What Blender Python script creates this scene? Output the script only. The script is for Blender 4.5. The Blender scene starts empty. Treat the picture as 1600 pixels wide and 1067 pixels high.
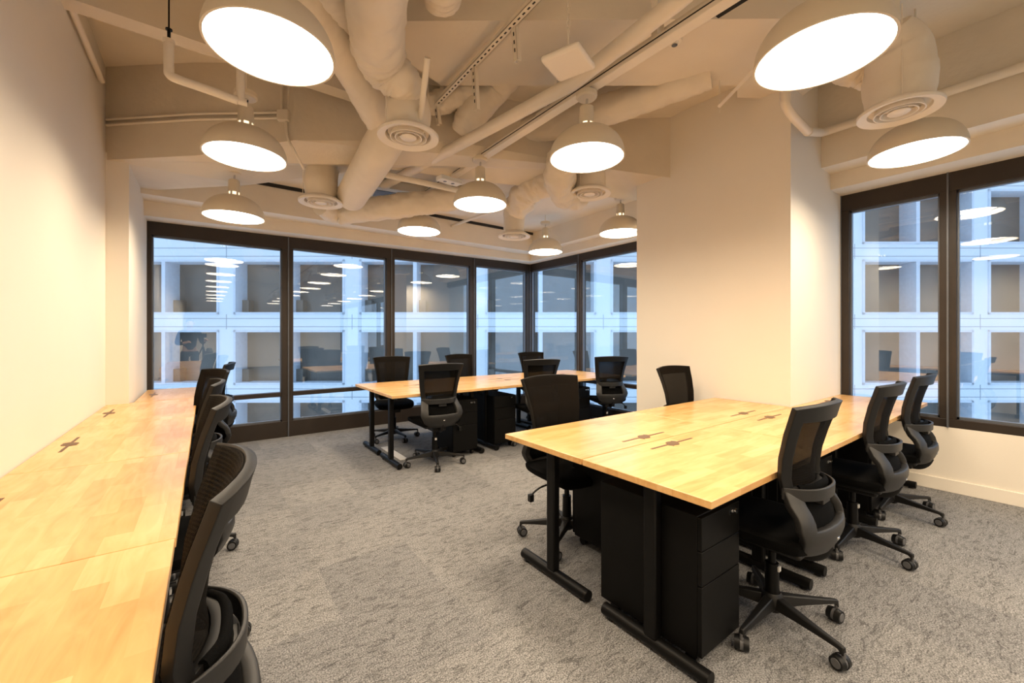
import bpy, bmesh, math, random
from mathutils import Vector, Matrix, noise
random.seed(7)
PI = math.pi
# ------------------------------------------------------------ camera, world, exposure
FPX, YAW, HORIZON, EYE = 647.0, math.radians(36.4), 524.0, 1.30
scn = bpy.context.scene
cam_d = bpy.data.cameras.new('camera'); cam = bpy.data.objects.new('camera', cam_d)
scn.collection.objects.link(cam); scn.camera = cam
cam.location = (0, 0, EYE); cam.rotation_euler = (PI/2, 0, -YAW)
cam_d.sensor_width = 36; cam_d.lens = 36*FPX/1600
cam_d.shift_y = -(533.5-HORIZON)/1600
cam_d.clip_start = 0.05
w = bpy.data.worlds.new('sky'); scn.world = w; w.use_nodes = True
wn = w.node_tree; bg = wn.nodes['Background']
SKY = 1.9
LAMP_W = 13.5
bg.inputs[0].default_value = (0.50, 0.72, 1.0, 1); bg.inputs[1].default_value = SKY
scn.view_settings.view_transform = 'Standard'; scn.view_settings.look = 'None'
scn.view_settings.exposure = -0.21; scn.view_settings.gamma = 1.0
scn.view_settings.use_curve_mapping = False
WARM = (1.0, 0.80, 0.565)

SI, CO = math.sin(YAW), math.cos(YAW)
def ray(px, py):
    u = (px-800)/FPX
    return (SI+CO*u, CO-SI*u, (HORIZON-py)/FPX)
def at(px, py, z):                    # measured point of the photo at a known height
    d = ray(px, py); t = (z-EYE)/d[2]
    return Vector((d[0]*t, d[1]*t, z))

# ------------------------------------------------------------ helpers
C = scn.collection
class MB:
    def __init__(s): s.v = []; s.f = []
    def add(s, vs, fs):
        o = len(s.v); s.v += [tuple(v) for v in vs]; s.f += [tuple(i+o for i in f) for f in fs]; return s
    def box(s, x0, x1, y0, y1, z0, z1, m=None):
        vs = [Vector((x, y, z)) for z in (z0, z1) for x, y in ((x0, y0), (x1, y0), (x1, y1), (x0, y1))]
        if m is not None: vs = [m @ v for v in vs]
        return s.add(vs, [(3, 2, 1, 0), (4, 5, 6, 7), (0, 1, 5, 4), (1, 2, 6, 5), (2, 3, 7, 6), (3, 0, 4, 7)])
    def prism(s, bottom, top):
        n = len(bottom)
        return s.add(list(bottom)+list(top), [tuple(range(n-1, -1, -1)), tuple(range(n, 2*n))] +
                     [(i, (i+1) % n, n+(i+1) % n, n+i) for i in range(n)])
    def tube(s, pts, rad, seg=12, cap=True, wr=0.0, seed=0.0, sq=1.0):
        pts = [Vector(p) for p in pts]; n = len(pts)
        if not hasattr(rad, '__len__'): rad = [rad]*n
        up = None; rings = []
        for i, p in enumerate(pts):
            t = (pts[min(i+1, n-1)]-pts[max(i-1, 0)]).normalized()
            if up is None:
                up = Vector((0, 0, 1)) if abs(t.z) < .9 else Vector((1, 0, 0))
            a = (up - t*up.dot(t)).normalized(); b = t.cross(a); up = a
            ring = []
            for k in range(seg):
                an = 2*PI*k/seg; r = rad[i]
                if wr:
                    q = Vector((math.cos(an)*1.3+seed, math.sin(an)*1.3, i*.22))
                    q2 = Vector((math.cos(an)*1.8+seed*3, math.sin(an)*1.8, i*.62))
                    r *= 1 + wr*(noise.noise(q)*1.2 - 1.1*max(0, .22-abs(noise.noise(q2)))/.22*.5 + .35*noise.noise(q2*1.9))
                ring.append(p + a*math.cos(an)*r + b*math.sin(an)*r*sq)
            rings.append(ring)
        vs = [v for r in rings for v in r]
        fs = [(i*seg+k, i*seg+(k+1) % seg, (i+1)*seg+(k+1) % seg, (i+1)*seg+k) for i in range(n-1) for k in range(seg)]
        if cap: fs += [tuple(range(seg-1, -1, -1)), tuple((n-1)*seg+k for k in range(seg))]
        return s.add(vs, fs)
    def cyl(s, p0, p1, r0, r1=None, seg=20):
        return s.tube([p0, p1], [r0, r0 if r1 is None else r1], seg)
    def lathe(s, prof, seg=40, o=(0, 0, 0), closed=False):
        o = Vector(o); n = len(prof)
        vs = [o+Vector((r*math.cos(2*PI*k/seg), r*math.sin(2*PI*k/seg), z)) for r, z in prof for k in range(seg)]
        m = n if closed else n-1
        fs = [(i*seg+k, i*seg+(k+1) % seg, ((i+1) % n)*seg+(k+1) % seg, ((i+1) % n)*seg+k) for i in range(m) for k in range(seg)]
        return s.add(vs, fs)
    def disc(s, r, z, seg=40, o=(0, 0)):
        return s.add([(o[0]+r*math.cos(2*PI*k/seg), o[1]+r*math.sin(2*PI*k/seg), z) for k in range(seg)], [tuple(range(seg-1, -1, -1))])
    def build(s, name, mat, parent=None, bevel=0.0, smooth=True, sub=0, solid=0.0, loc=None, ang=35):
        me = bpy.data.meshes.new(name); me.from_pydata(s.v, [], s.f); me.validate()
        bm = bmesh.new(); bm.from_mesh(me); bmesh.ops.recalc_face_normals(bm, faces=bm.faces); bm.to_mesh(me); bm.free()
        me.materials.append(mat)
        if smooth:
            me.shade_smooth(); me.set_sharp_from_angle(angle=math.radians(ang))
        o = bpy.data.objects.new(name, me); C.objects.link(o)
        if parent: o.parent = parent
        if loc: o.location = loc
        if solid:
            m = o.modifiers.new('solidify', 'SOLIDIFY'); m.thickness = solid; m.offset = 0
        if bevel:
            m = o.modifiers.new('bevel', 'BEVEL'); m.width = bevel; m.segments = 2; m.limit_method = 'ANGLE'
        if sub:
            m = o.modifiers.new('subsurf', 'SUBSURF'); m.levels = sub; m.render_levels = sub
        return o

def curve(pts, n=10):                 # Catmull-Rom through the points
    P = [Vector(p) for p in pts]; P = [P[0]*2-P[1]]+P+[P[-1]*2-P[-2]]; out = []
    for i in range(1, len(P)-2):
        a, b, c, d = P[i-1:i+3]
        for k in range(n):
            t = k/n
            out.append(.5*((2*b)+(c-a)*t+(2*a-5*b+4*c-d)*t*t+(3*b-a-3*c+d)*t**3))
    return out+[P[-2]]

def thing(name, label, cat, loc=(0, 0, 0), rz=0, group=None):
    o = bpy.data.objects.new(name, None); C.objects.link(o); o.empty_display_size = .1
    o.location = loc; o.rotation_euler = (0, 0, rz)
    return tag(o, label, cat, group)
def tag(o, label, cat, group=None):
    o['label'] = label; o['category'] = cat
    if group: o['group'] = group
    return o
def struct(o, label=None):
    o['kind'] = 'structure'
    if label: o['label'] = label
    return o
def dup(root, loc, rz, label, group=None):
    r = root.copy(); C.objects.link(r); r.location = loc; r.rotation_euler = (0, 0, rz); r['label'] = label
    if group: r['group'] = group
    for ch in list(root.children):
        c = ch.copy(); C.objects.link(c); c.parent = r
        for g in list(ch.children):
            d = g.copy(); C.objects.link(d); d.parent = c
    return r

# ------------------------------------------------------------ materials
def nm(name):
    m = bpy.data.materials.new(name); m.use_nodes = True
    return m, m.node_tree.nodes, m.node_tree.links, m.node_tree.nodes['Principled BSDF']
def plain(name, col, rough=.6, metal=0.0, var=0.06, scale=6.0, bump=0.0, bscale=60, spec=.5):
    m, N, L, b = nm(name)
    b.inputs['Roughness'].default_value = rough; b.inputs['Metallic'].default_value = metal
    b.inputs['Specular IOR Level'].default_value = spec
    tc = N.new('ShaderNodeTexCoord'); no = N.new('ShaderNodeTexNoise'); no.inputs['Scale'].default_value = scale
    no.inputs['Detail'].default_value = 4
    L.new(tc.outputs['Object'], no.inputs['Vector'])
    r = N.new('ShaderNodeValToRGB')
    r.color_ramp.elements[0].position = .3; r.color_ramp.elements[1].position = .7
    r.color_ramp.elements[0].color = tuple(c*(1-var) for c in col)+(1,)
    r.color_ramp.elements[1].color = tuple(min(1, c*(1+var)) for c in col)+(1,)
    L.new(no.outputs['Fac'], r.inputs[0]); L.new(r.outputs[0], b.inputs['Base Color'])
    if bump:
        n2 = N.new('ShaderNodeTexNoise'); n2.inputs['Scale'].default_value = bscale; n2.inputs['Detail'].default_value = 5
        bp = N.new('ShaderNodeBump'); bp.inputs['Strength'].default_value = bump; bp.inputs['Distance'].default_value = .01
        L.new(tc.outputs['Object'], n2.inputs['Vector']); L.new(n2.outputs['Fac'], bp.inputs['Height']); L.new(bp.outputs[0], b.inputs['Normal'])
    return m
def emit(name, col, s):
    m, N, L, b = nm(name); N.remove(b)
    e = N.new('ShaderNodeEmission'); e.inputs[0].default_value = col+(1,); e.inputs[1].default_value = s
    L.new(e.outputs[0], N['Material Output'].inputs[0]); return m
M = {}
M['wall'] = plain('cream wall paint', (.80, .735, .63), .75, var=.012, scale=2, bump=.05, bscale=90)
M['ceil'] = plain('cream ceiling paint', (.76, .68, .56), .7, var=.03, scale=3, bump=.12, bscale=30)
M['conc'] = plain('painted rough concrete', (.70, .62, .50), .75, var=.05, scale=2.2, bump=.5, bscale=14)
M['duct'] = plain('painted duct wrap', (.74, .66, .54), .6, var=.04, scale=5, bump=.25, bscale=22)
M['pipe'] = plain('painted pipe', (.76, .68, .56), .42, var=.03)
M['vent'] = plain('vent enamel', (.78, .71, .61), .45, var=.01)
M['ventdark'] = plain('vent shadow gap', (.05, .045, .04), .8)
M['shade'] = plain('beige lamp enamel', (.66, .57, .43), .45, var=.01)
M['shadein'] = plain('white lamp lining', (.9, .88, .84), .5, var=.0)
M['frame'] = plain('dark bronze window metal', (.030, .021, .015), .42, metal=.2, var=.1)
M['reveal'] = plain('grey window gasket', (.13, .14, .16), .4, metal=.5)
M['black'] = plain('black powder coat', (.0022, .002, .0018), .45, var=.1, spec=.22)
M['cab'] = plain('black cabinet paint', (.0022, .002, .0018), .5, var=.1, spec=.16)
M['plastic'] = plain('charcoal chair plastic', (.018, .0175, .017), .45, var=.05, spec=.4)
M['frameplastic'] = plain('dark chair plastic', (.0055, .0052, .005), .48, var=.05, spec=.32)
M['fabric'] = plain('black seat fabric', (.0016, .0016, .0016), .95, var=.2, bump=.2, bscale=300, spec=.1)
M['rubber'] = plain('black caster', (.007, .007, .007), .4, spec=.3)
M['castertrim'] = plain('grey caster trim', (.10, .10, .105), .4)
M['chrome'] = plain('chrome', (.7, .7, .7), .2, metal=1.0, var=0)
M['white'] = plain('white plastic', (.72, .70, .66), .45, var=0)
M['gap'] = plain('dark gap', (.02, .018, .015), .8)
M['slot'] = plain('brown cable slot', (.13, .07, .033), .6)
M['base'] = plain('cream skirting', (.82, .755, .65), .5, var=.01)
def translucent_lamp():
    return emit('lamp diffuser glow', (1.0, .94, .84), 9)
M['glow'] = translucent_lamp()
M['bulb'] = emit('lamp socket glow', (1.0, .80, .52), 2.2)

def mesh_mat():
    m, N, L, b = nm('black chair mesh'); b.inputs['Roughness'].default_value = .8; b.inputs['Specular IOR Level'].default_value = .06
    b.inputs['Base Color'].default_value = (.018, .0165, .015, 1)
    tc = N.new('ShaderNodeTexCoord'); wv = N.new('ShaderNodeTexWave'); wv.bands_direction = 'Z'
    wv.inputs['Scale'].default_value = 32; wv.inputs['Distortion'].default_value = 0
    L.new(tc.outputs['Object'], wv.inputs['Vector'])
    r = N.new('ShaderNodeValToRGB'); r.color_ramp.elements[0].color = (.002, .002, .002, 1); r.color_ramp.elements[1].color = (.016, .0125, .009, 1)
    r.color_ramp.elements[0].position = .25
    L.new(wv.outputs['Fac'], r.inputs[0]); L.new(r.outputs[0], b.inputs['Base Color'])
    tr = N.new('ShaderNodeBsdfTransparent'); mx = N.new('ShaderNodeMixShader'); mx.inputs[0].default_value = .16
    L.new(b.outputs[0], mx.inputs[1]); L.new(tr.outputs[0], mx.inputs[2]); L.new(mx.outputs[0], N['Material Output'].inputs[0])
    return m
M['mesh'] = mesh_mat()

def wood_mat():
    m, N, L, b = nm('butcher block wood'); b.inputs['Roughness'].default_value = .26
    tc = N.new('ShaderNodeTexCoord'); br = N.new('ShaderNodeTexBrick')
    br.offset = .37; br.offset_frequency = 2; br.squash = 1
    br.inputs['Scale'].default_value = 1; br.inputs['Mortar Size'].default_value = 0.0
    br.inputs['Brick Width'].default_value = .33; br.inputs['Row Height'].default_value = .062; br.inputs['Bias'].default_value = 0
    br.inputs['Color1'].default_value = (0, 0, 0, 1); br.inputs['Color2'].default_value = (1, 1, 1, 1)
    oi = N.new('ShaderNodeObjectInfo'); ad = N.new('ShaderNodeVectorMath'); ad.operation = 'ADD'
    cm = N.new('ShaderNodeCombineXYZ'); ml = N.new('ShaderNodeMath'); ml.operation = 'MULTIPLY'; ml.inputs[1].default_value = 7.0
    L.new(oi.outputs['Random'], ml.inputs[0]); L.new(ml.outputs[0], cm.inputs[0]); L.new(ml.outputs[0], cm.inputs[1])
    L.new(tc.outputs['Object'], ad.inputs[0]); L.new(cm.outputs[0], ad.inputs[1]); L.new(ad.outputs[0], br.inputs['Vector'])
    mp = N.new('ShaderNodeMapping'); mp.inputs['Scale'].default_value = (1.6, 9, 9); L.new(ad.outputs[0], mp.inputs[0])
    ns = N.new('ShaderNodeTexNoise'); ns.inputs['Scale'].default_value = 2.2; ns.inputs['Detail'].default_value = 6; ns.inputs['Distortion'].default_value = 1.6
    L.new(mp.outputs[0], ns.inputs['Vector'])
    big = N.new('ShaderNodeTexNoise'); big.inputs['Scale'].default_value = 3.5; big.inputs['Detail'].default_value = 2
    L.new(ad.outputs[0], big.inputs['Vector'])
    s1 = N.new('ShaderNodeMath'); s1.operation = 'MULTIPLY'; s1.inputs[1].default_value = .27
    L.new(br.outputs['Color'], s1.inputs[0])
    s2 = N.new('ShaderNodeMath'); s2.operation = 'MULTIPLY_ADD'; s2.inputs[1].default_value = .55
    L.new(ns.outputs['Fac'], s2.inputs[0]); L.new(s1.outputs[0], s2.inputs[2])
    s3 = N.new('ShaderNodeMath'); s3.operation = 'MULTIPLY_ADD'; s3.inputs[1].default_value = .35
    L.new(big.outputs['Fac'], s3.inputs[0]); L.new(s2.outputs[0], s3.inputs[2])
    r = N.new('ShaderNodeValToRGB'); e = r.color_ramp.elements
    e[0].position = .32; e[0].color = (.72, .465, .215, 1); e[1].position = .85; e[1].color = (.52, .27, .09, 1)
    k = e.new(.58); k.color = (.64, .375, .145, 1)
    L.new(s3.outputs[0], r.inputs[0]); L.new(r.outputs[0], b.inputs['Base Color'])
    return m
M['wood'] = wood_mat()

def carpet_mat():
    m, N, L, b = nm('grey loop carpet tiles'); b.inputs['Roughness'].default_value = .95; b.inputs['Specular IOR Level'].default_value = .1
    tc = N.new('ShaderNodeTexCoord')
    fine = N.new('ShaderNodeTexNoise'); fine.inputs['Scale'].default_value = 170; fine.inputs['Detail'].default_value = 3
    L.new(tc.outputs['Object'], fine.inputs['Vector'])
    mp = N.new('ShaderNodeMapping'); mp.inputs['Scale'].default_value = (9, 26, 1); mp.inputs['Rotation'].default_value = (0, 0, .12)
    L.new(tc.outputs['Object'], mp.inputs[0])
    sc = N.new('ShaderNodeTexNoise'); sc.inputs['Scale'].default_value = 1.5; sc.inputs['Detail'].default_value = 9; sc.inputs['Roughness'].default_value = .75; sc.inputs['Distortion'].default_value = 1.2
    L.new(mp.outputs[0], sc.inputs['Vector'])
    r1 = N.new('ShaderNodeValToRGB'); r1.color_ramp.elements[0].position = .36; r1.color_ramp.elements[1].position = .52
    r1.color_ramp.elements[0].color = (.30, .30, .30, 1); r1.color_ramp.elements[1].color = (1, 1, 1, 1)
    L.new(sc.outputs['Fac'], r1.inputs[0])
    r2 = N.new('ShaderNodeValToRGB'); r2.color_ramp.elements[0].position = .36; r2.color_ramp.elements[1].position = .66
    r2.color_ramp.elements[0].color = (.10, .099, .099, 1); r2.color_ramp.elements[1].color = (.335, .332, .33, 1)
    L.new(fine.outputs['Fac'], r2.inputs[0])
    br = N.new('ShaderNodeTexBrick'); br.offset = 0; br.inputs['Scale'].default_value = 1; br.inputs['Mortar Size'].default_value = 0
    br.inputs['Brick Width'].default_value = .5; br.inputs['Row Height'].default_value = .5
    br.inputs['Color1'].default_value = (.86, .86, .87, 1); br.inputs['Color2'].default_value = (1.08, 1.07, 1.05, 1)
    L.new(tc.outputs['Object'], br.inputs['Vector'])
    a = N.new('ShaderNodeMixRGB'); a.blend_type = 'MULTIPLY'; a.inputs[0].default_value = .8
    L.new(r2.outputs[0], a.inputs[1]); L.new(r1.outputs[0], a.inputs[2])
    c = N.new('ShaderNodeMixRGB'); c.blend_type = 'MULTIPLY'; c.inputs[0].default_value = 1
    L.new(a.outputs[0], c.inputs[1]); L.new(br.outputs['Color'], c.inputs[2]); L.new(c.outputs[0], b.inputs['Base Color'])
    bp = N.new('ShaderNodeBump'); bp.inputs['Strength'].default_value = .5; bp.inputs['Distance'].default_value = .004
    L.new(fine.outputs['Fac'], bp.inputs['Height']); L.new(bp.outputs[0], b.inputs['Normal'])
    return m
M['carpet'] = carpet_mat()

def glass_mat(name, tint, add):
    m, N, L, b = nm(name); N.remove(b)
    tr = N.new('ShaderNodeBsdfTransparent'); tr.inputs[0].default_value = tint+(1,)
    gl = N.new('ShaderNodeBsdfGlossy'); gl.inputs['Roughness'].default_value = 0.0; gl.inputs[0].default_value = (1, 1, 1, 1)
    fr = N.new('ShaderNodeLayerWeight'); pw = N.new('ShaderNodeMath'); pw.operation = 'POWER'; pw.inputs[1].default_value = 4.5
    L.new(fr.outputs['Facing'], pw.inputs[0])
    ad = N.new('ShaderNodeMath'); ad.operation = 'MULTIPLY_ADD'; ad.inputs[1].default_value = .8; ad.inputs[2].default_value = add; ad.use_clamp = True
    mx = N.new('ShaderNodeMixShader')
    L.new(pw.outputs[0], ad.inputs[0]); L.new(ad.outputs[0], mx.inputs[0]); L.new(tr.outputs[0], mx.inputs[1]); L.new(gl.outputs[0], mx.inputs[2])
    L.new(mx.outputs[0], N['Material Output'].inputs[0]); return m
M['glass'] = glass_mat('window glass', (.94, .965, .985), .12)

# ------------------------------------------------------------ the room
WL, WR, YW, XW = -.667, 4.97, 5.99, 4.83      # left wall, right wall, window wall, wing window
YB = -8.0; SLAB = 3.50
o = MB().box(-.9, 5.3, YB-.2, 6.1, -.12, 0).build('floor', M['carpet'], smooth=False); struct(o, 'grey mottled carpet tile floor')
o = MB().box(-.9, 5.3, YB-.2, 6.1, SLAB, SLAB+.2).build('ceiling', M['ceil'], smooth=False); struct(o, 'cream painted exposed concrete ceiling')
o = MB().box(WL-.2, WL, YB-.2, 4.70, 0, SLAB).box(WL-.2, WL, 4.70, 6.1, 0, SLAB).build('wall_left', M['wall'], smooth=False); struct(o)
o = MB().box(WL-.2, -.525, 4.70, 6.1, 0, 2.80).build('wall_left_column', M['wall'], smooth=False); struct(o, 'cream column at the end of the left wall')
o = MB().box(WL-.2, 5.3, YB-.2, YB, 0, SLAB).build('wall_back', M['wall'], smooth=False); struct(o)
o = MB().box(3.765, 5.3, 1.345, 2.82, 0, SLAB).build('wall_pillar', M['wall'], smooth=False); struct(o, 'broad cream pillar between the two window walls')
o = MB().box(WR, 5.3, YB, 1.345, 0, .535).build('wall_right', M['wall'], smooth=False); struct(o, 'low cream wall under the right window')
o = MB().box(WR-.014, WR, YB, 1.345, 0, .105).build('baseboard_right', M['base'], bevel=.003); struct(o)
o = MB().box(3.75, WR, 1.331, 1.345, 0, .105).build('baseboard_pillar', M['base'], bevel=.003); struct(o)

# bulkheads: stepped soffits above the windows
def soffit(name, pts_b, z_b, z_t, mat=M['ceil']):
    b = [Vector((x, y, z)) for (x, y), z in zip(pts_b, z_b)]; t = [Vector((x, y, z_t)) for x, y in pts_b]
    return struct(MB().prism(b, t).build(name, mat, smooth=False))
soffit('trim_1', [(-.6, 5.45), (4.45, 5.45), (4.45, 6.1), (-.6, 6.1)], [2.70, 2.72, 2.72, 2.70], SLAB)
soffit('trim_2', [(-.53, 5.72), (4.62, 5.72), (4.62, 6.1), (-.53, 6.1)], [2.545, 2.614, 2.62, 2.55], 2.75)
soffit('trim_3', [(4.45, 2.6), (5.2, 2.6), (5.2, 6.1), (4.45, 6.1)], [2.74, 2.74, 2.74, 2.72], SLAB)
soffit('trim_4', [(4.62, 2.6), (5.2, 2.6), (5.2, 6.1), (4.62, 6.1)], [2.614]*4, 2.78)
soffit('trim_5', [(4.44, YB), (5.2, YB), (5.2, 1.40), (4.44, 1.40)], [2.80]*4, SLAB, M['ceil'])
soffit('trim_6', [(4.68, YB), (5.2, YB), (5.2, 1.40), (4.68, 1.40)], [2.655]*4, 2.83)
o = MB().box(4.36, 4.44, YB, 1.345, 3.10, SLAB).build('trim_7', M['conc'], smooth=False); struct(o, 'rough concrete beam face above the right window')
tp = [(-.667, 5.25), (.3, 4.95), (1.2, 3.8), (3.8, 3.25), (4.45, 3.25), (4.45, 5.47), (-.667, 5.47)]
o = MB().prism([Vector((x, y, 3.04)) for x, y in tp], [Vector((x, y, 3.12)) for x, y in tp]).build('trim_8', M['ceil'], smooth=False); struct(o, 'flat ceiling panel by the window wall')
o = MB().box(-.667, 1.2, 5.435, 5.45, 3.0, 3.05).box(1.2, 4.45, 5.435, 5.45, 3.0, 3.05).build('gap_shadow', M['gap'], smooth=False); struct(o)  # dark strip standing in for the shadow along the panel gap
# slanting concrete beam between left column and pillar
fr = [(165, 250, 2.737), (306, 243, 2.75), (459, 219, 2.88), (712, 221, 3.03), (951, 264, 3.0), (1056, 279, 2.88), (1120, 282, 2.88)]
bk = [(1060, 318, 2.88), (996, 314, 2.87), (847, 290, 3.0), (725, 272, 3.03), (658, 268, 3.03), (590, 262, 2.98), (473, 278, 2.86), (389, 289, 2.77), (225, 298, 2.75), (150, 302, 2.745)]
bp = [at(*p) for p in fr+bk]; bp[0].x = WL
struct(MB().prism(bp, [Vector((p.x, p.y, SLAB)) for p in bp]).build('trim_10', M['conc'], smooth=False), 'slanting cream painted concrete ceiling beam')
# wide dropped plaster panel across the ceiling
pp = [(.62, 2.33), (2.99, .552), (3.43, 1.174), (3.058, 1.429), (2.909, 1.359), (1.288, 2.555)]
struct(MB().prism([Vector((x*1.176, y*1.176, 3.3)) for x, y in pp], [Vector((x*1.176, y*1.176, SLAB)) for x, y in pp]).build('trim_11', M['ceil'], smooth=False), 'wide flat dropped ceiling box')
struct(MB().box(WL, 1.1, 3.36, 3.49, 3.2, SLAB).build('trim_12', M['conc'], smooth=False), 'thin concrete rib across the left ceiling')

# ------------------------------------------------------------ windows
def window(n, axis, c, a0, a1, zb, zt, zg0, zg1, ja, jb, rail=None, panes=1, label=''):
    """a frame in the plane axis=c between a0 and a1; ja, jb are jamb widths"""
    def bx(mb, p0, p1, q0, q1, z0, z1):
        if axis == 'y': mb.box(p0, p1, q0, q1, z0, z1)
        else: mb.box(q0, q1, p0, p1, z0, z1)
    f = MB()
    bx(f, a0, a1, c, c+.12, zg1, zt); bx(f, a0, a1, c, c+.12, zb, zg0)
    bx(f, a0, a0+ja, c, c+.12, zg0, zg1); bx(f, a1-jb, a1, c, c+.12, zg0, zg1)
    o = f.build('window_%d' % n, M['frame'], bevel=.003); struct(o, label)
    g = MB(); bx(g, a0+ja, a1-jb, c+.058, c+.062, zg0, zg1); g.build('glass_pane', M['glass'], o, smooth=False)
    r = MB()
    bx(r, a0+ja, a0+ja+.012, c+.03, c+.075, zg0, zg1); bx(r, a1-jb-.012, a1-jb, c+.03, c+.075, zg0, zg1)
    bx(r, a0+ja, a1-jb, c+.03, c+.075, zg1-.02, zg1); bx(r, a0+ja, a1-jb, c+.03, c+.075, zg0, zg0+.02)
    r.build('gasket', M['reveal'], o)
    if rail:
        t = MB(); bx(t, a0+ja, a1-jb, c+.01, c+.1, rail-.027, rail+.027); t.build('transom', M['frame'], o, bevel=.002)
    s = MB(); bx(s, a1-.006, a1+.006, c-.012, c+.001, zb, zt); s.build('joint_strip', M['reveal'], o)
    return o
xs = [-.56, .845, 2.20, 3.62, XW]
lab = ['leftmost pane of the long window wall', 'second pane of the long window wall', 'third pane of the long window wall', 'fourth pane of the long window wall beside the corner']
for i in range(4):
    window(i+1, 'y', YW, xs[i], xs[i+1], 0, 2.66, .20, 2.405+.026*i, .075 if i == 0 else .05, .075, rail=.545, label=lab[i]+', dark bronze frame')
window(5, 'x', XW, 4.74, YW+.12, 0, 2.66, .20, 2.49, .05, .13, rail=.575, label='corner pane of the short window wall, dark bronze frame')
window(6, 'x', XW, 2.6, 4.74, 0, 2.66, .20, 2.50, .05, .05, rail=.575, label='pane of the short window wall beside the pillar, dark bronze frame')
window(7, 'x', WR, .622, 1.345, .535, 2.75, .605, 2.50, .05, .065, label='narrow pane of the right window beside the pillar')
window(8, 'x', WR, -1.1, .622, .535, 2.75, .605, 2.50, .05, .05, label='wide pane at the right edge of the picture')
window(9, 'x', WR, -2.9, -1.1, .535, 2.75, .605, 2.50, .05, .05, label='right window pane behind the camera')
window(10, 'x', WR, -5.2, -2.9, .535, 2.75, .605, 2.50, .05, .05, label='third right window pane behind the camera')
window(11, 'x', WR, YB, -5.2, .535, 2.75, .605, 2.50, .05, .05, label='last right window pane behind the camera')

# ------------------------------------------------------------ building across the street
M['facade'] = plain('pale facade panels', (.80, .83, .86), .7, var=.03, scale=.3)
M['facjoint'] = plain('facade joint', (.35, .38, .42), .8)
M['facglass'] = plain('office glass with painted reflection', (.15, .125, .10), .2, var=.3, scale=.4)  # tan colour carries the warm room's reflection; the glass alone is dark grey
M['facsill'] = plain('facade reveal', (.66, .70, .76), .7)
FD = 20.0; K = FD/FPX
bld = thing('office_building', 'pale concrete office building with deep square windows seen across the street', 'building', (SI*FD, CO*FD, 0), -YAW)
bw = 196.3*K; bx0 = (354-800)*K; fh = 110*K
z_sill0 = EYE+(524-491)*K
wallm = MB(); joint = MB()
HW = bw/2-.36; ROWS = range(-3, 2); BAYS = range(-4, 12)
for r_ in ROWS:
    zs = z_sill0+r_*fh; zt = zs+85*K
    wallm.box(bx0+BAYS[0]*bw-.4, bx0+(BAYS[-1]+1)*bw+.4, 0, 1.0, zt, zs+fh)
    joint.box(bx0+BAYS[0]*bw, bx0+(BAYS[-1]+1)*bw, -.006, .02, zs-.22, zs-.19)
    joint.box(bx0+BAYS[0]*bw, bx0+(BAYS[-1]+1)*bw, -.006, .02, zt+.16, zt+.19)
    for k in list(BAYS)+[BAYS[-1]+1]:
        wallm.box(bx0+k*bw-.36, bx0+k*bw+.36, 0, 1.0, zs, zt)
        joint.box(bx0+k*bw-.02, bx0+k*bw+.01, -.006, .02, zt+.05, zs+fh)
    for k in BAYS:
        xm = bx0+(k+.5)*bw
        if r_ == 1 and k < 4:
            wallm.box(xm-HW, xm+HW, 0, .6, zs, zt); continue
        f = MB().box(xm-HW, xm-HW+.10, -.05, .9, zs, zt).box(xm+HW-.10, xm+HW, -.05, .9, zs, zt)
        f.box(xm-HW, xm+HW, -.05, .9, zs, zs+.10).box(xm-HW, xm+HW, -.05, .9, zt-.09, zt).box(xm-.09, xm+.09, -.03, .95, zs, zt)
        MB().box(xm-HW+.1, xm-HW+.42, .45, .9, zs+.1, zs+.72).box(xm+.09, xm+.42, .45, .9, zs+.1, zs+.72).build('sill_ledge', M['facglass'], bld, smooth=False)
        fo = f.build('window', M['facsill'], bld, smooth=False)
        MB().box(xm-HW+.1, xm+HW-.1, .86, .90, zs+.1, zt-.09).build('pane', M['facglass'], fo, smooth=False)
zlo = z_sill0-3*fh
wallm.box(bx0+BAYS[0]*bw-.4, bx0+(BAYS[-1]+1)*bw+.4, 0, 1.0, zlo-3, zlo)
wallm.box(bx0+BAYS[0]*bw-.4, bx0+(BAYS[-1]+1)*bw+.4, 1.0, 1.5, zlo-3, z_sill0+2*fh)
wallm.build('facade_wall', M['facade'], bld, smooth=False)
joint.build('panel_joint', M['facjoint'], bld, smooth=False)

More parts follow.
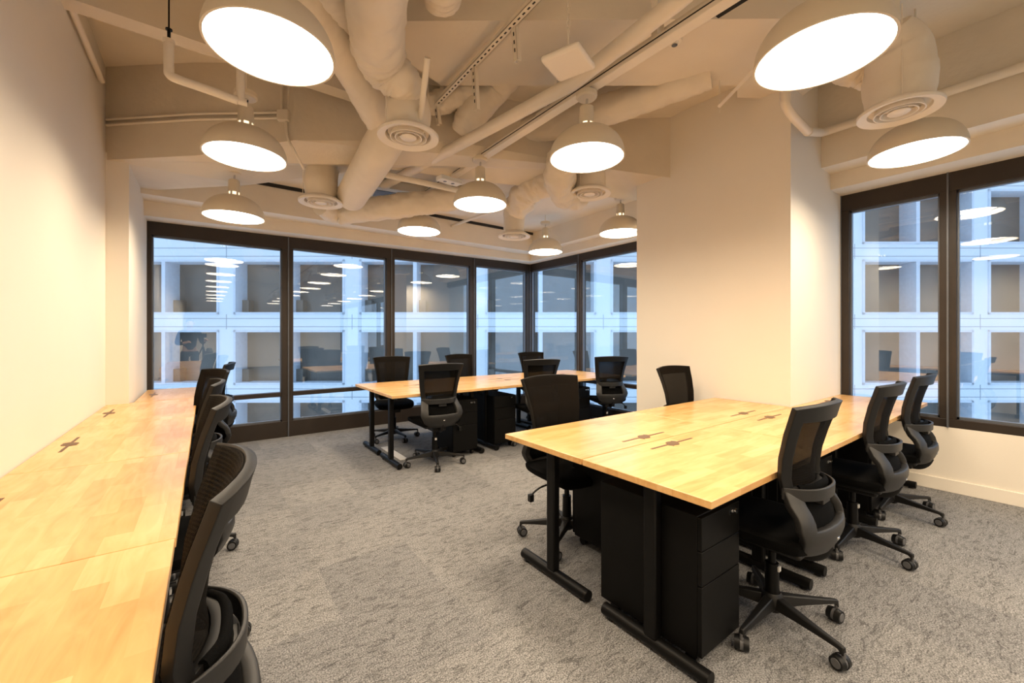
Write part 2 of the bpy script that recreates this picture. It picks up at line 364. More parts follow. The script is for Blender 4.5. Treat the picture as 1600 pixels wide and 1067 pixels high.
# ------------------------------------------------------------ pendant lamps
LK = 1.25
def make_lamp(label):
    t = thing('pendant_lamp', label, 'lamp', (0, 0, 2.27), 0, 'beige dome lamps'); t.scale = (LK, LK, LK)
    R, Hh = .2, .165; prof = []
    for i in range(15):
        a = i/14*PI/2*.93
        prof.append((R*math.cos(a)**.92, Hh*math.sin(a)**.95))
    inner = [(max(.012, r-.006), z-.004 if z > .01 else 0) for r, z in reversed(prof)]
    MB().lathe(prof+inner, 56, closed=True).build('lamp_shade', M['shade'], t, ang=50)
    ins = [(r-.0075, z-.0055 if z > .01 else .001) for r, z in prof[:11]]
    MB().lathe(ins, 56).build('shade_lining', M['shadein'], t, ang=50)
    zd = .045; rd = .183
    MB().disc(rd, zd, 48).lathe([(rd, zd), (rd, zd+.006), (.001, zd+.006)], 48).build('diffuser', M['glow'], t)
    MB().lathe([(.034, .150), (.034, .190)], 24).build('glow_collar', M['bulb'], t)
    f = MB()
    for k in range(6):
        a = k*PI/3; m = Matrix.Rotation(a, 4, 'Z'); f.box(.031, .040, -.006, .006, .148, .192, m)
    f.lathe([(.001, .188), (.040, .188), (.036, .275), (.024, .283), (.001, .283)], 24)
    f.build('lamp_socket', M['shade'], t)
    MB().tube([(0, 0, .28), (.004, 0, .33)], .007, 8).build('stem', M['chrome'], t)
    MB().lathe([(.001, .322), (.048, .322), (.056, .330), (.056, .352), (.001, .352)], 28).build('canopy', M['shade'], t)
    return t
def lamp_light(loc):
    l = bpy.data.lights.new('lamp_bulb', 'AREA'); l.shape = 'DISK'; l.size = .34; l.energy = LAMP_W; l.color = WARM
    l.spread = math.radians(165)
    o = bpy.data.objects.new('lamp_bulb', l); C.objects.link(o); o.location = (loc[0], loc[1], loc[2]+.040)
    return o
lamp0 = None
LAMPS = [
 (.18, 1.629, 2.27, 'beige dome lamp at the top left of the picture, nearest over the long wall desk'),
 (.172, 2.681, 2.27, 'second beige dome lamp over the wall desk, below the white pipe elbow'),
 (.165, 3.722, 2.18, 'farthest beige dome lamp over the wall desk, in front of the leftmost window'),
 (1.60, 3.637, 2.27, 'beige dome lamp under the long horizontal duct, before the third window pane'),
 (1.64, 2.624, 2.27, 'beige dome lamp hung from the white track in the middle of the ceiling'),
 (1.645, 1.555, 2.25, 'beige dome lamp in front of the round vent left of the pillar'),
 (3.158, 3.633, 2.262, 'small-looking beige dome lamp in the far window corner'),
 (3.173, 2.563, 2.27, 'beige dome lamp cut by the left edge of the pillar'),
 (1.687, .513, 2.25, 'large beige dome lamp at the top right over the middle desk'),
 (3.078, .507, 2.28, 'beige dome lamp below the big round vent before the right window')]
for (x, y, z, l) in LAMPS:
    x, y, z = x*LK, y*LK, EYE+(z-EYE)*LK
    if lamp0 is None: lamp0 = make_lamp(l); lp = lamp0
    else: lp = dup(lamp0, (x, y, z), 0, l)
    lp.location = (x, y, z); b = lamp_light((x, y, z)); b.parent = lp; b.location = (0, 0, .040)
NTH = ['first', 'second', 'third', 'fourth', 'fifth', 'sixth']
for x, y0, row in ((.22, .72, 'wall desk'), (2.07, -.67, 'track'), (3.93, -.67, 'right window')):
    for q in range(6 if y0 > 0 else 5):
        y = y0-1.32*q
        lp = dup(lamp0, (x, y, 2.51), 0, '%s beige dome lamp behind the camera, %s row, seen only mirrored' % (NTH[q], row), 'mirrored lamps behind the camera')
        b = lamp_light((x, y, 2.51)); b.parent = lp; b.location = (0, 0, .040)
# cords above lamps that hang lower than the track
def rod(p0, p1, r, name, label, cat, mat=None, group=None):
    return tag(MB().cyl(p0, p1, r, seg=10).build(name, mat or M['pipe']), label, cat, group)
for (x, y, z, l), w_ in zip([LAMPS[q] for q in (1, 0, 6, 7, 9)], ('second lamp of the left row', 'nearest lamp of the left row', 'lamp in the far window corner', 'lamp cut by the pillar', 'lamp before the right window')):
    x, y, z = x*LK, y*LK, EYE+(z-EYE)*LK
    rod((x, y, z+.35*LK), (x, y, SLAB), .006, 'ceiling_rod', 'thin rod above the '+w_, 'rod')
# ------------------------------------------------------------ ceiling vents
def vent(loc, label, boot, r=.2):
    k_ = 1.0; loc = (loc[0]*k_, loc[1]*k_, EYE+(loc[2]-EYE)*k_); boot = [((a*k_, b_*k_, c_*k_), q*k_) for (a, b_, c_), q in boot]
    t = thing('ceiling_vent', label, 'vent', loc, 0, 'round ring diffuser vents')
    MB().lathe([(r, .006), (r*.985, -.004), (r*.74, .010), (r*.70, .045), (r*.74, .05), (r, .014)], 56, closed=True).build('flange', M['vent'], t, ang=60)
    for q in (.56, .41):
        MB().lathe([(r*(q+.035), -.004), (r*(q+.005), -.004), (r*(q-.05), .03), (r*(q-.025), .034)], 48, closed=True).build('vent_ring', M['vent'], t, ang=60)
    MB().lathe([(r*.27, 0), (r*.24, -.005), (.001, -.006)], 32).lathe([(r*.27, 0), (r*.18, .03), (.001, .03)], 32).build('vent_core', M['vent'], t, ang=60)
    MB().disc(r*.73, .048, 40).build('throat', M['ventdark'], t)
    for a in (0.6, 2.17):
        MB().tube([(-r*.7*math.cos(a), -r*.7*math.sin(a), .02), (r*.7*math.cos(a), r*.7*math.sin(a), .02)], .003, 6).build('spoke', M['vent'], t)
    n = len(boot); MB().tube(curve([Vector(p) for p, _ in boot], 6), [boot[min(i//6, n-2)][1]*(1-(i % 6)/6)+boot[min(i//6+1, n-1)][1]*((i % 6)/6) if i < (n-1)*6 else boot[-1][1] for i in range((n-1)*6+1)], 24, wr=.05, seed=loc[0]).build('boot', M['duct'], t, ang=60)
    for a in (.3, 3.4):
        h = MB(); h.tube([(r*.86*math.cos(a), r*.86*math.sin(a), .01), (r*.86*math.cos(a), r*.86*math.sin(a), .55)], .003, 6)
        h.build('hanger_wire', M['pipe'], t)
    return t
vent((1.081, 2.629, 2.615), 'round ceiling vent in the middle, under the fat bent duct', [((0, 0, .03), .135), ((0, 0, .16), .15), ((0, .02, .27), .13), ((-.02, .06, .38), .10)])
vent((.887, 4.305, 2.575), 'round ceiling vent left of centre, before the second window pane', [((0, 0, .03), .135), ((0, 0, .2), .155), ((.02, 0, .34), .14), ((.02, 0, .42), .09)])
vent((3.354, .624, 2.64), 'big-looking round ceiling vent at the upper right', [((0, 0, .03), .16), ((0, 0, .2), .175), ((-.04, 0, .36), .15), ((-.12, .02, .46), .10)])
vent((2.932, 2.733, 2.64), 'round ceiling vent behind the lamp left of the pillar', [((0, 0, .03), .15), ((0, 0, .15), .155), ((0, 0, .28), .13)])
vent((3.093, 4.15, 2.53), 'round ceiling vent by the far window corner', [((0, 0, .03), .125), ((0, 0, .2), .135), ((.03, 0, .34), .14), ((.15, -.1, .46), .13)])

# ------------------------------------------------------------ ducts
def duct(pts, rad, label, wr=.05, seg=48, n=18, sd=0.0, name='air_duct', k_=1.0):
    pts = [Vector((p.x*k_, p.y*k_, EYE+(p.z-EYE)*k_)) for p in pts]
    rad = [q*k_ for q in rad] if hasattr(rad, '__len__') else rad*k_
    c = curve(pts, n); m = len(pts)
    if hasattr(rad, '__len__'):
        rr = [rad[min(i//n, m-2)]*(1-(i % n)/n)+rad[min(i//n+1, m-1)]*((i % n)/n) for i in range((m-1)*n)]+[rad[-1]]
    else: rr = [rad]*len(c)
    return tag(MB().tube(c, rr, seg, wr=wr*1.7, seed=sd).build(name, M['duct'], ang=70), label, 'duct')
duct([at(588, -330, 3.05), at(588, -120, 3.0), at(588, 20, 2.98), at(592, 80, 2.98), at(606, 108, 2.95), at(628, 128, 2.90), at(640, 150, 2.86)],
     [.155, .155, .152, .15, .14, .12, .10], 'fat insulated duct coming from the top centre and bending into the middle vent', sd=1.1, k_=1.0)
duct([at(455, -60, 3.15), at(492, 0, 3.12), at(532, 72, 3.08), at(575, 150, 2.98), at(603, 205, 2.93)], [.10, .11, .115, .12, .12], 'long round duct running diagonally down the left side of the fat duct', .03, sd=2.2, k_=1.0)
duct([at(617, 190, 2.92), at(590, 240, 2.78), at(548, 308, 2.68)], [.135, .145, .14], 'smooth straight duct section with a joint, descending toward the left vent', .012, sd=3.3, k_=1.0)
duct([at(500, 322, 2.66), at(528, 334, 2.66), at(575, 328, 2.68), at(640, 320, 2.72), at(700, 312, 2.78), at(745, 302, 2.86)], [.09, .12, .125, .13, .13, .12], 'wrinkled flexible duct running level above the window wall', .07, sd=4.4, k_=1.0)
duct([at(500, -80, 3.2), at(520, -20, 3.2), at(530, 20, 3.22), at(552, 60, 3.3)], .16, 'rounded duct bend at the top edge behind the fat duct', .03, sd=5, k_=1.0)
duct([at(690, -70, 3.16), at(690, -30, 3.16), at(690, 0, 3.16)], [.12, .12, .10], 'short duct end at the top edge right of the fat duct', .04, sd=6)
duct([at(800, 108, 3.42), at(775, 137, 3.37), at(738, 178, 3.18), at(722, 208, 3.06)], [.12, .125, .13, .10], 'stubby duct bend left of the sloping pipes', .04, sd=7)
duct([at(660, 166, 3.25), at(695, 156, 3.27), at(740, 136, 3.36)], [.08, .10, .11], 'crumpled flexible duct behind the slotted rail', .12, sd=8)
duct([at(1110, 112, 3.36), at(1040, 138, 3.33), at(960, 168, 3.30), at(880, 192, 3.28), at(815, 207, 3.27)], [.13, .13, .13, .13, .12], 'long duct running behind the sloping pipes toward the pillar', .05, sd=9)
duct([at(930, 222, 2.98), at(895, 235, 2.9), at(876, 265, 2.78), at(880, 300, 2.70), at(905, 312, 2.72)], [.14, .15, .15, .14, .11], 'wrinkled flexible duct bend behind the lamp left of the pillar', .08, sd=10, k_=1.0)
duct([at(880, 268, 2.98), at(850, 285, 2.95), at(822, 300, 2.9), at(806, 325, 2.8)], [.13, .15, .15, .14], 'wrinkled flexible duct feeding the far corner vent', .09, sd=11, k_=1.0)
duct([at(1280, 75, 3.2), at(1310, 95, 3.16), at(1350, 105, 3.12), at(1385, 100, 3.08)], [.10, .11, .13, .13], 'flexible duct behind the large lamp at the upper right', .08, sd=12, k_=1.0)
def box_thing(name, c, s, rz, label, cat, mat, bevel=.006, tilt=0):
    m = Matrix.Translation(Vector(c)) @ Matrix.Rotation(rz, 4, 'Z') @ Matrix.Rotation(tilt, 4, 'X')
    return tag(MB().box(-s[0]/2, s[0]/2, -s[1]/2, s[1]/2, -s[2]/2, s[2]/2, m).build(name, mat, bevel=bevel), label, cat)
box_thing('air_box', (.86, 4.05, 3.14), (.62, .34, .22), -.6, 'painted sheet metal duct box above the left round vent', 'duct box', M['duct'])
t = thing('air_conditioner', 'grey metal ceiling unit between the duct and the window soffit', 'air conditioner', (2.05, 4.75, 2.93), -.15)
MB().box(-.75, .75, -.3, .3, 0, .1).build('casing', M['ceil'], t, bevel=.01)
MB().box(-.5, -.1, -.2, .2, -.006, .0).build('inlet_grille', M['reveal'], t)
# pipes and rails of the middle
def pipe(pts, r, label, name='ceiling_pipe', cat='pipe', n=8, cv=False, mat=None, group=None):
    return tag(MB().tube(curve(pts, n) if cv else pts, r, 14).build(name, mat or M['pipe'], ang=50), label, cat, group)
pipe([at(1190, -110, 2.95), at(1060, 0, 2.95), at(895, 130, 2.95), at(600, 290, 2.94)], .047, 'thick round cream pipe sloping across the middle ceiling')
pipe([at(560, 262, 2.82), at(592, 271, 2.80), at(650, 283, 2.80), at(714, 297, 2.80), at(800, 322, 2.80)], .028, 'thin cream pipe crossing above the middle lamp')
pipe([at(770, 330, 2.85), at(680, 362, 2.95)], .02, 'thin rod-like pipe over the white ceiling panel')
t = thing('lamp_track', 'long cream lighting track carrying the middle lamps', 'track', (2.07, 0, 2.94))
MB().box(-.036, .036, -7.5, 5.0, 0, .05).build('rail', M['pipe'], t, bevel=.004)
MB().box(-.039, -.036, -7.5, 5.0, .027, .033).build('shadow_line', M['gap'], t)  # thin dark strip drawn in as the shadow line beside the rail
MB().box(.085, .145, -7.5, 2.6, .10, .165).box(.036, .10, -7.5, 2.6, .085, .10).build('upper_rail', M['pipe'], t, bevel=.004)
for y in (.2, 1.42): MB().box(-.014, .05, y-.02, y+.02, .05, SLAB-2.94).build('hanger', M['pipe'], t)
for (x, y, l) in ((2.19, 2.33, 'black driver box above the track behind the lamp nearest the pillar'), (2.34, 1.06, 'black driver box above the track at the top edge')):
    box_thing('driver_box', (x, y, 3.16), (.08, .32, .065), 0, l, 'driver box', M['black'])
t = thing('spotlight', 'small glass spot lamp beside the track near the pillar lamp', 'spotlight', (2.0, 2.14, 3.05))
MB().lathe([(.001, 0), (.02, .002), (.028, .02), (.022, .05), (.014, .06), (.001, .06)], 20).build('glass_bulb', M['chrome'], t)
MB().cyl((0, 0, .055), (0, 0, .16), .02).build('holder', M['pipe'], t)
t = thing('motion_sensor', 'small round white sensor on the flat ceiling box', 'sensor', at(1054, 66, 3.25))
MB().lathe([(.001, -.02), (.02, -.018), (.025, -.002), (.045, .0), (.05, .02), (.03, .05), (.001, .05)], 28).build('housing', M['vent'], t)
MB().disc(.019, -.021, 20).build('lens', M['reveal'], t)
t = thing('wireless_access_point', 'white rounded square wireless box hanging on a chain from the ceiling', 'wireless box', at(888, 98, 2.80), .35)
MB().box(-.115, .115, -.115, .115, -.018, .018).build('housing', M['vent'], t, bevel=.016)
MB().lathe([(.001, .018), (.075, .018), (.065, .05), (.001, .055)], 28).build('mount', M['pipe'], t)
h = MB()
h.tube([(0, 0, .05), (0, 0, .16)], .004, 8)
for q in range(7):
    zc = .17+q*.04; a = (q % 2)*PI/2
    h.tube([(math.cos(a)*.010*math.cos(s)*1, math.sin(a)*.010*math.cos(s), zc+.022*math.sin(s)) for s in [2*PI*j/12 for j in range(13)]], .0028, 6)
h.tube([(0, 0, .43), (0, 0, .65)], .003, 6)
h.build('chain', M['pipe'], t)
# slotted rail with its drop legs
def slotted(t, p0, p1, wd, name):
    p0, p1 = Vector(p0), Vector(p1); d = (p1-p0); L_ = d.length; m = Matrix.Translation(p0) @ d.to_track_quat('Y', 'Z').to_matrix().to_4x4()
    a = MB().box(-wd/2, wd/2, 0, L_, 0, .003, m).box(-wd/2, -wd/2+.003, 0, L_, 0, .03, m).box(wd/2-.003, wd/2, 0, L_, 0, .03, m).build(name, M['pipe'], t)
    s = MB(); k = .03
    while k < L_-.04:
        s.box(-.005, .005, k, k+.022, -.0012, .0005, m); k += .048
    s.build('slot_row', M['gap'], a)
t = thing('slotted_rail', 'slotted cream metal rail with drop legs hanging below the flat ceiling box', 'rail', (0, 0, 0))
slotted(t, (1.50, 1.55, 3.2), (1.53, 3.2, 3.2), .046, 'rail')
for yy, dz in ((2.05, .20), (2.53, .29), (3.13, .15)):
    slotted(t, (1.52, yy, 3.2), (1.54, yy+.001, 3.2-dz), .039, 'drop_leg')
pipe([at(668, 90, 2.92), at(655, 200, 2.66)], .018, 'short cream strap beside the middle vent', 'duct_strap', 'strap')
t = thing('exit_light_box', 'white ceiling box with two small lamps beside the middle lamp', 'light fitting', at(702, 282, 2.82), .1)
MB().box(-.12, .12, -.05, .05, -.02, .02).build('housing', M['white'], t, bevel=.004)
MB().disc(.018, -.0215, 16, (-.05, 0)).disc(.018, -.0215, 16, (.04, 0)).build('lens', M['reveal'], t)
# left: sprinkler pipe, conduits, junction box
t = thing('sprinkler_pipe', 'cream elbow pipe hanging over the wall desk with a black screw at its top', 'pipe', (0, 0, 0))
c = curve([(-.17, 3, 2.93), (-.17, 3, 2.79), (-.165, 3, 2.757), (-.13, 3, 2.745), (.0, 3, 2.735), (.15, 3, 2.72)], 8)
MB().tube(c, .024, 16).build('elbow_pipe', M['pipe'], t, ang=60)
MB().tube([(.165, 3, 2.715), (.165, 3, SLAB)], .022, 16).build('riser', M['pipe'], t)
MB().cyl((-.17, 3, 2.93), (-.17, 3, 2.95), .027).cyl((.15, 3, 2.72), (.20, 3, 2.72), .02).build('collar', M['pipe'], t)
MB().cyl((-.17, 3, 2.95), (-.17, 3, 3.01), .008).cyl((-.17, 3, 3.005), (-.17, 3, 3.012), .016).cyl((-.17, 3, 3.01), (-.17, 3, SLAB), .004).build('screw', M['black'], t)
MB().cyl((.2, 2.965, 2.72), (.2, 3.035, 2.72), .004).build('screw', M['black'], t)
def beam_y(x):                          # front of the slanting beam at a given x
    f = bp[:7]
    for a, b_ in zip(f, f[1:]):
        if a.x <= x <= b_.x: return a.y+(b_.y-a.y)*(x-a.x)/(b_.x-a.x)
    return f[0].y
for dz, l in ((0, 'upper of two thin conduits along the slanting beam'), (-.045, 'lower of two thin conduits along the slanting beam')):
    pts = [(x, beam_y(x)-.02, 3.06+.35*(x+.65)*.09+dz) for x in [WL+.01+i*.08 for i in range(15)]]
    pipe(pts, .011, l, 'conduit', 'conduit')
jx = pts[-1][0]; jz = pts[-1][2]+.02; jy = beam_y(jx)
box_thing('junction_box', (jx+.04, jy-.035, jz), (.09, .06, .09), -.6, 'small square cream junction box on the slanting beam', 'junction box', M['pipe'])
for dx, l in ((-.02, 'left of two conduits rising from the junction box'), (.03, 'right of two conduits rising from the junction box')):
    pipe([(jx+.04+dx, jy-.045, jz+.04), (jx+.04+dx, jy-.05, jz+.22), (jx+.05+dx, jy-.12, SLAB-.03), (jx+.05+dx, jy-.6, SLAB-.02)], .011, l, 'conduit', 'conduit', cv=True)
pipe([(jx+.05, jy-.05, jz-.04), (jx+.06, jy-.06, jz-.17), (jx+.12, jy-.05, jz-.28), (jx+.2, jy+.05, jz-.36)], .010, 'curved conduit hanging below the junction box', 'conduit', 'conduit', cv=True)
pipe([(WL+.03, -2, 3.22), (WL+.03, 4.35, 3.22)], .019, 'straight cream conduit along the top of the left wall', 'conduit', 'conduit')
# right: pipe round the pillar and along the beam
pipe([(3.25, 1.2, 3.2), (3.255, 1.2, 2.98), (3.28, 1.2, 2.915), (3.37, 1.2, 2.885), (3.52, 1.2, 2.866), (3.68, 1.2, 2.85)], .031, 'short cream pipe elbow hanging beside the pillar top', cv=True)
pipe([(3.68, 1.2, 2.85), (4.28, 1.29, 3.05), (4.33, 1.25, 3.07), (4.33, 1.0, 3.07), (4.33, -4.5, 3.07)], .033, 'long cream pipe along the rough beam over the right window')
t = thing('cable_tray', 'narrow cream cable rail hanging left of the large upper right lamp', 'rail', (0, 0, 0))
MB().tube([at(1124, 166, 3.1), at(1188, 100, 3.1), at(1300, -20, 3.1)], .016, 4).build('rail', M['pipe'], t)
p = at(1124, 166, 3.1); MB().cyl((p.x, p.y, 3.05), (p.x, p.y, SLAB), .004, seg=8).build('hanger', M['pipe'], t)

# ------------------------------------------------------------ desks
TT = .73
def make_desk(L_, D, label):
    t = thing('office_desk', label, 'desk')
    MB().box(-L_/2+.0015, L_/2-.0015, 0.0015, D-.0015, TT-.028, TT).build('tabletop', M['wood'], t, bevel=.0025, smooth=False)
    sy = D-.087; s = MB()
    s.box(-.185, .185, sy-.0065, sy+.0065, TT+.0001, TT+.0012)
    vs = [(.036*math.cos(2*PI*k/24)+.0, sy+.034*math.sin(2*PI*k/24)) for k in range(24)]
    s.prism([Vector((x, y, TT+.0001)) for x, y in vs], [Vector((x, y, TT+.0014)) for x, y in vs])
    s.box(-.052, .052, sy-.014, sy+.014, TT+.0001, TT+.0013, Matrix.Translation((0, sy, 0)) @ Matrix.Rotation(.45, 4, 'Z') @ Matrix.Translation((0, -sy, 0)))
    s.build('cable_slot', M['slot'], t, smooth=False)
    for sx in (-1, 1):
        x = sx*(L_/2-.10)
        lg = MB().box(x-.022, x+.022, D/2-.03, D/2+.03, .05, TT-.05).box(x-.02, x+.02, .06, D-.06, TT-.058, TT-.028).build('leg', M['black'], t, bevel=.008)
        MB().tube([(x, .055, .034), (x, D-.05, .034)], .027, 18).build('foot', M['black'], lg, ang=50)
        MB().cyl((x, .09, 0), (x, .09, .02), .016, seg=12).cyl((x, D-.09, 0), (x, D-.09, .02), .016, seg=12).build('foot_pad', M['rubber'], lg)
    MB().box(-L_/2+.1, L_/2-.1, D/2-.02, D/2+.02, TT-.075, TT-.035).build('crossbar', M['black'], t)
    return t
D1 = 1.18
d0 = make_desk(D1, .609, 'desk at the near end of the middle table, its front corner closest to the camera')
d0.location = (1.39+D1/2, .735, 0)
mid = 'desks of the middle table'
d0['group'] = mid
dup(d0, (1.39+D1*1.5, .735, 0), 0, 'middle desk of the near row at the middle table, before the second chair')
dup(d0, (1.39+D1*2.5, .735, 0), 0, 'desk at the right end of the middle table, under the right window')
dup(d0, (1.39+D1/2, 1.956, 0), PI, 'back row desk at the left end of the middle table')
dup(d0, (1.39+D1*1.5, 1.956, 0), PI, 'back row desk of the middle table touching the pillar')
D2 = 1.14; far = 'desks of the far table'
f0 = make_desk(D2, .60, 'near left desk of the far table, behind the chair with its back to us'); f0.location = (1.40+D2/2, 3.80, 0); f0['group'] = far
dup(f0, (1.40+D2*1.5, 3.80, 0), 0, 'near row centre desk of the far table')
dup(f0, (1.40+D2*2.5, 3.80, 0), 0, 'near row right desk of the far table, beside the short window wall')
dup(f0, (1.40+D2/2, 5.0, 0), PI, 'window side desk at the left end of the far table')
dup(f0, (1.40+D2*1.5, 5.0, 0), PI, 'window side centre desk of the far table')
dup(f0, (1.40+D2*2.5, 5.0, 0), PI, 'window side desk of the far table in the window corner')
D3 = 1.08; wd = 'desks along the left wall'
w0 = make_desk(D3, .596, 'wall desk second from the camera, its front seam nearest the picture bottom'); w0['group'] = wd
w0.location = (-.068, 1.50+D3/2, 0); w0.rotation_euler = (0, 0, PI/2)
for y, l in ((.42, 'wall desk filling the bottom left corner of the picture'), (2.58, 'wall desk third from the camera along the left wall'), (3.66, 'wall desk beside the cream column edge, fourth from the camera')):
    dup(w0, (-.068 if y > 1 else -.0705, y+D3/2, 0), PI/2, l)
e0 = make_desk(1.0, .42, 'short last wall desk against the leftmost window'); e0.location = (-.08, 4.745+.51, 0); e0.rotation_euler = (0, 0, PI/2); e0['group'] = wd

# ------------------------------------------------------------ pedestal cabinets
def make_cabinet(label):
    t = thing('pedestal_cabinet', label, 'cabinet', (0, 0, 0), 0, 'black pedestal cabinets')
    W, D, H0, H1 = .30, .50, .055, .605
    MB().box(-W/2, W/2, .018, D, H0, H1).build('body', M['cab'], t, bevel=.003)
    zz = [(H0+.012, .335), (.339, .470), (.474, H1-.004)]
    for a, b_ in zz:
        MB().box(-W/2+.001, W/2-.001, 0, .0175, a, b_).build('drawer', M['cab'], t, bevel=.002)
    MB().cyl((.105, .001, .572), (.105, -.012, .572), .011, seg=16).box(.060, .090, -.003, .001, .563, .579).build('lock', M['chrome'], t)
    c = MB()
    for x in (-.11, .11):
        for y in (.06, .44): c.cyl((x-.012, y, .025), (x+.012, y, .025), .024, seg=16).box(x-.008, x+.008, y-.01, y+.01, .03, .056)
    c.build('caster', M['rubber'], t)
    return t
k0 = make_cabinet('tall black pedestal cabinet under the near corner of the middle table'); k0.location = (1.665, .84, 0)
dup(k0, (2.80, .84, 0), 0, 'black pedestal cabinet between the first and second chairs on the near side')
dup(k0, (3.90, .84, 0), 0, 'black pedestal cabinet between the second and third chairs by the right window')
dup(k0, (2.24, 3.88, 0), 0, 'black pedestal cabinet right beside the chair at the far table')
dup(k0, (2.78, 3.90, 0), 0, 'black pedestal cabinet behind the light carpet gap at the centre of the far table')
dup(k0, (4.02, 3.88, 0), 0, 'black pedestal cabinet beside the turned chair at the far table right end')
dup(k0, (2.0, 1.87, 0), PI, 'black pedestal cabinet under the back row of the middle table')

# ------------------------------------------------------------ chairs
def interp(tab, z):
    for (z0, a0), (z1, a1) in zip(tab, tab[1:]):
        if z <= z1: return a0+(a1-a0)*max(0, (z-z0))/(z1-z0)
    return tab[-1][1]
YBK = [(.38, -.150), (.43, -.212), (.50, -.236), (.56, -.224), (.62, -.192), (.66, -.170), (.72, -.162), (.80, -.170), (.90, -.194), (1.015, -.232)]
WBK = [(.38, .10), (.41, .125), (.45, .170), (.525, .218), (.58, .208), (.66, .180), (.75, .193), (.85, .207), (.95, .224), (1.015, .236)]
def back_pt(u, z, off=0.0, kk=.06):
    wv = interp(WBK, z)
    return Vector((wv*u, interp(YBK, z)+kk*(abs(u)**2.2)*(1 if z > .6 else .8)+off, z+(.012*(1-u*u) if z > .97 else 0)))
def sheet(zs, us, mask, off=0.0):
    m = MB(); n = len(us)
    m.v = [tuple(back_pt(u, z, off)) for z in zs for u in us]
    used = [(i*n+j, i*n+j+1, (i+1)*n+j+1, (i+1)*n+j) for i in range(len(zs)-1) for j in range(n-1) if mask((us[j]+us[j+1])/2, (zs[i]+zs[i+1])/2)]
    idx = sorted({a for f in used for a in f}); mp = {a: i for i, a in enumerate(idx)}
    m.v = [m.v[a] for a in idx]; m.f = [tuple(mp[a] for a in f) for f in used]
    return m
US = [-1, -.97, -.90, -.83, -.80, -.6, -.4, -.2, 0, .2, .4, .6, .80, .83, .90, .97, 1]
def make_chair(label):
    t = thing('office_chair', label, 'chair', (0, 0, 0), 0)
    zs = [.655, .66, .68, .685, .72, .76, .80, .84, .88, .92, .945, .958, .963, .99, 1.008, 1.015]
    sheet(zs, US, lambda u, z: abs(u) > .80 or z > .96 or z < .682).build('back_frame', M['frameplastic'], t, solid=.022, bevel=.005, ang=60)
    zi = [.655+.0112*i for i in range(33)]
    sheet(zi, [-.96+.16*i for i in range(13)], lambda u, z: True, .0155).build('back_mesh', M['mesh'], t, solid=.003)
    zl = [.41, .425, .45, .475, .495, .51, .53, .555, .58, .61, .63, .66]
    UL = [-1, -.84, -.68, -.5, -.25, 0, .25, .5, .68, .84, 1]
    sheet(zl, UL, lambda u, z: not (abs(u) < .66 and .53 < z < .63)).build('lower_back_shell', M['plastic'], t, solid=.034, bevel=.006, ang=50)
    sheet([.48, .52, .56, .60, .64], [-.75, -.5, -.25, 0, .25, .5, .75], lambda u, z: True, .022).build('lower_back_pad', M['fabric'], t, solid=.012)
    st = MB(); pv = []
    for j in range(17):
        u = -1+2*j/16; x = interp(WBK, .655)*u*1.03; y = interp(YBK, .655)+.06*abs(u)**2.2-.045*(1-abs(u)**4)
        pv.append((x, y))
    vs = []
    for (x, y) in pv:
        vs += [(x, y-.006, .632), (x, y+.006, .632), (x, y+.004, .682), (x, y-.008, .682)]
    fs = []
    for j in range(16):
        for q in range(4): fs.append((j*4+q, j*4+(q+1) % 4, (j+1)*4+(q+1) % 4, (j+1)*4+q))
    fs += [(0, 1, 2, 3), (64, 65, 66, 67)]
    st.add(vs, fs).box(-.04, .04, -.208, -.17, .605, .640).build('lumbar_strap', M['plastic'], t, bevel=.004)
    MB().tube(curve([(-.13, -.150, .67), (-.08, -.178, .672), (0, -.186, .674), (.08, -.178, .672), (.13, -.150, .67)], 5), .020, 10, sq=.6).build('lumbar_pad', M['fabric'], t, ang=80)
    MB().box(-.013, .013, -.2955, -.284, .462, .482, None).build('logo_tag', M['white'], t) if False else None
    q = back_pt(0, .475)
    MB().box(-.011, .011, q.y-.022, q.y-.012, .470, .480).build('badge', M['chrome'], t, bevel=.002)
    # seat
    s = MB(); nx, ny = 9, 9
    def top(i, j):
        u = -1+2*i/(nx-1); v = -1+2*j/(ny-1); e = max(abs(u), abs(v))
        sc = 1-.12*(u*u*v*v)
        return (.245*u*sc, .02+.235*v*sc, .478-.012*(1-u*u)-.018*max(0, v)**3)
    tv = [top(i, j) for j in range(ny) for i in range(nx)]
    bvv = [(x*.94, .02+(y-.02)*.94, z-.06) for x, y, z in tv]
    N_ = nx*ny; fs = []
    for j in range(ny-1):
        for i in range(nx-1):
            a = j*nx+i; fs.append((a, a+1, a+nx+1, a+nx)); fs.append((N_+a, N_+a+nx, N_+a+nx+1, N_+a+1))
    rim = [i for i in range(nx)]+[j*nx+nx-1 for j in range(1, ny)]+[(ny-1)*nx+i for i in range(nx-2, -1, -1)]+[j*nx for j in range(ny-2, 0, -1)]
    for a, b_ in zip(rim, rim[1:]+rim[:1]): fs.append((a, N_+a, N_+b_, b_))
    s.add(tv+bvv, fs).build('seat', M['fabric'], t, sub=1, bevel=.0)
    MB().box(-.17, .17, -.17, .19, .395, .422).box(-.07, .07, -.13, .12, .345, .40).build('seat_mechanism', M['frameplastic'], t, bevel=.012)
    MB().tube(curve([(0, -.10, .372), (0, -.15, .375), (0, -.182, .40), (0, -.20, .44)], 5), .034, 10, sq=.45).build('back_bracket', M['frameplastic'], t, ang=70)
    lv = MB().tube(curve([(.06, .03, .385), (.20, .03, .378), (.25, .02, .36), (.285, .01, .33)], 5), .006, 8)
    lv.box(.272, .300, -.008, .022, .292, .336).build('lever', M['rubber'], t, bevel=.004)
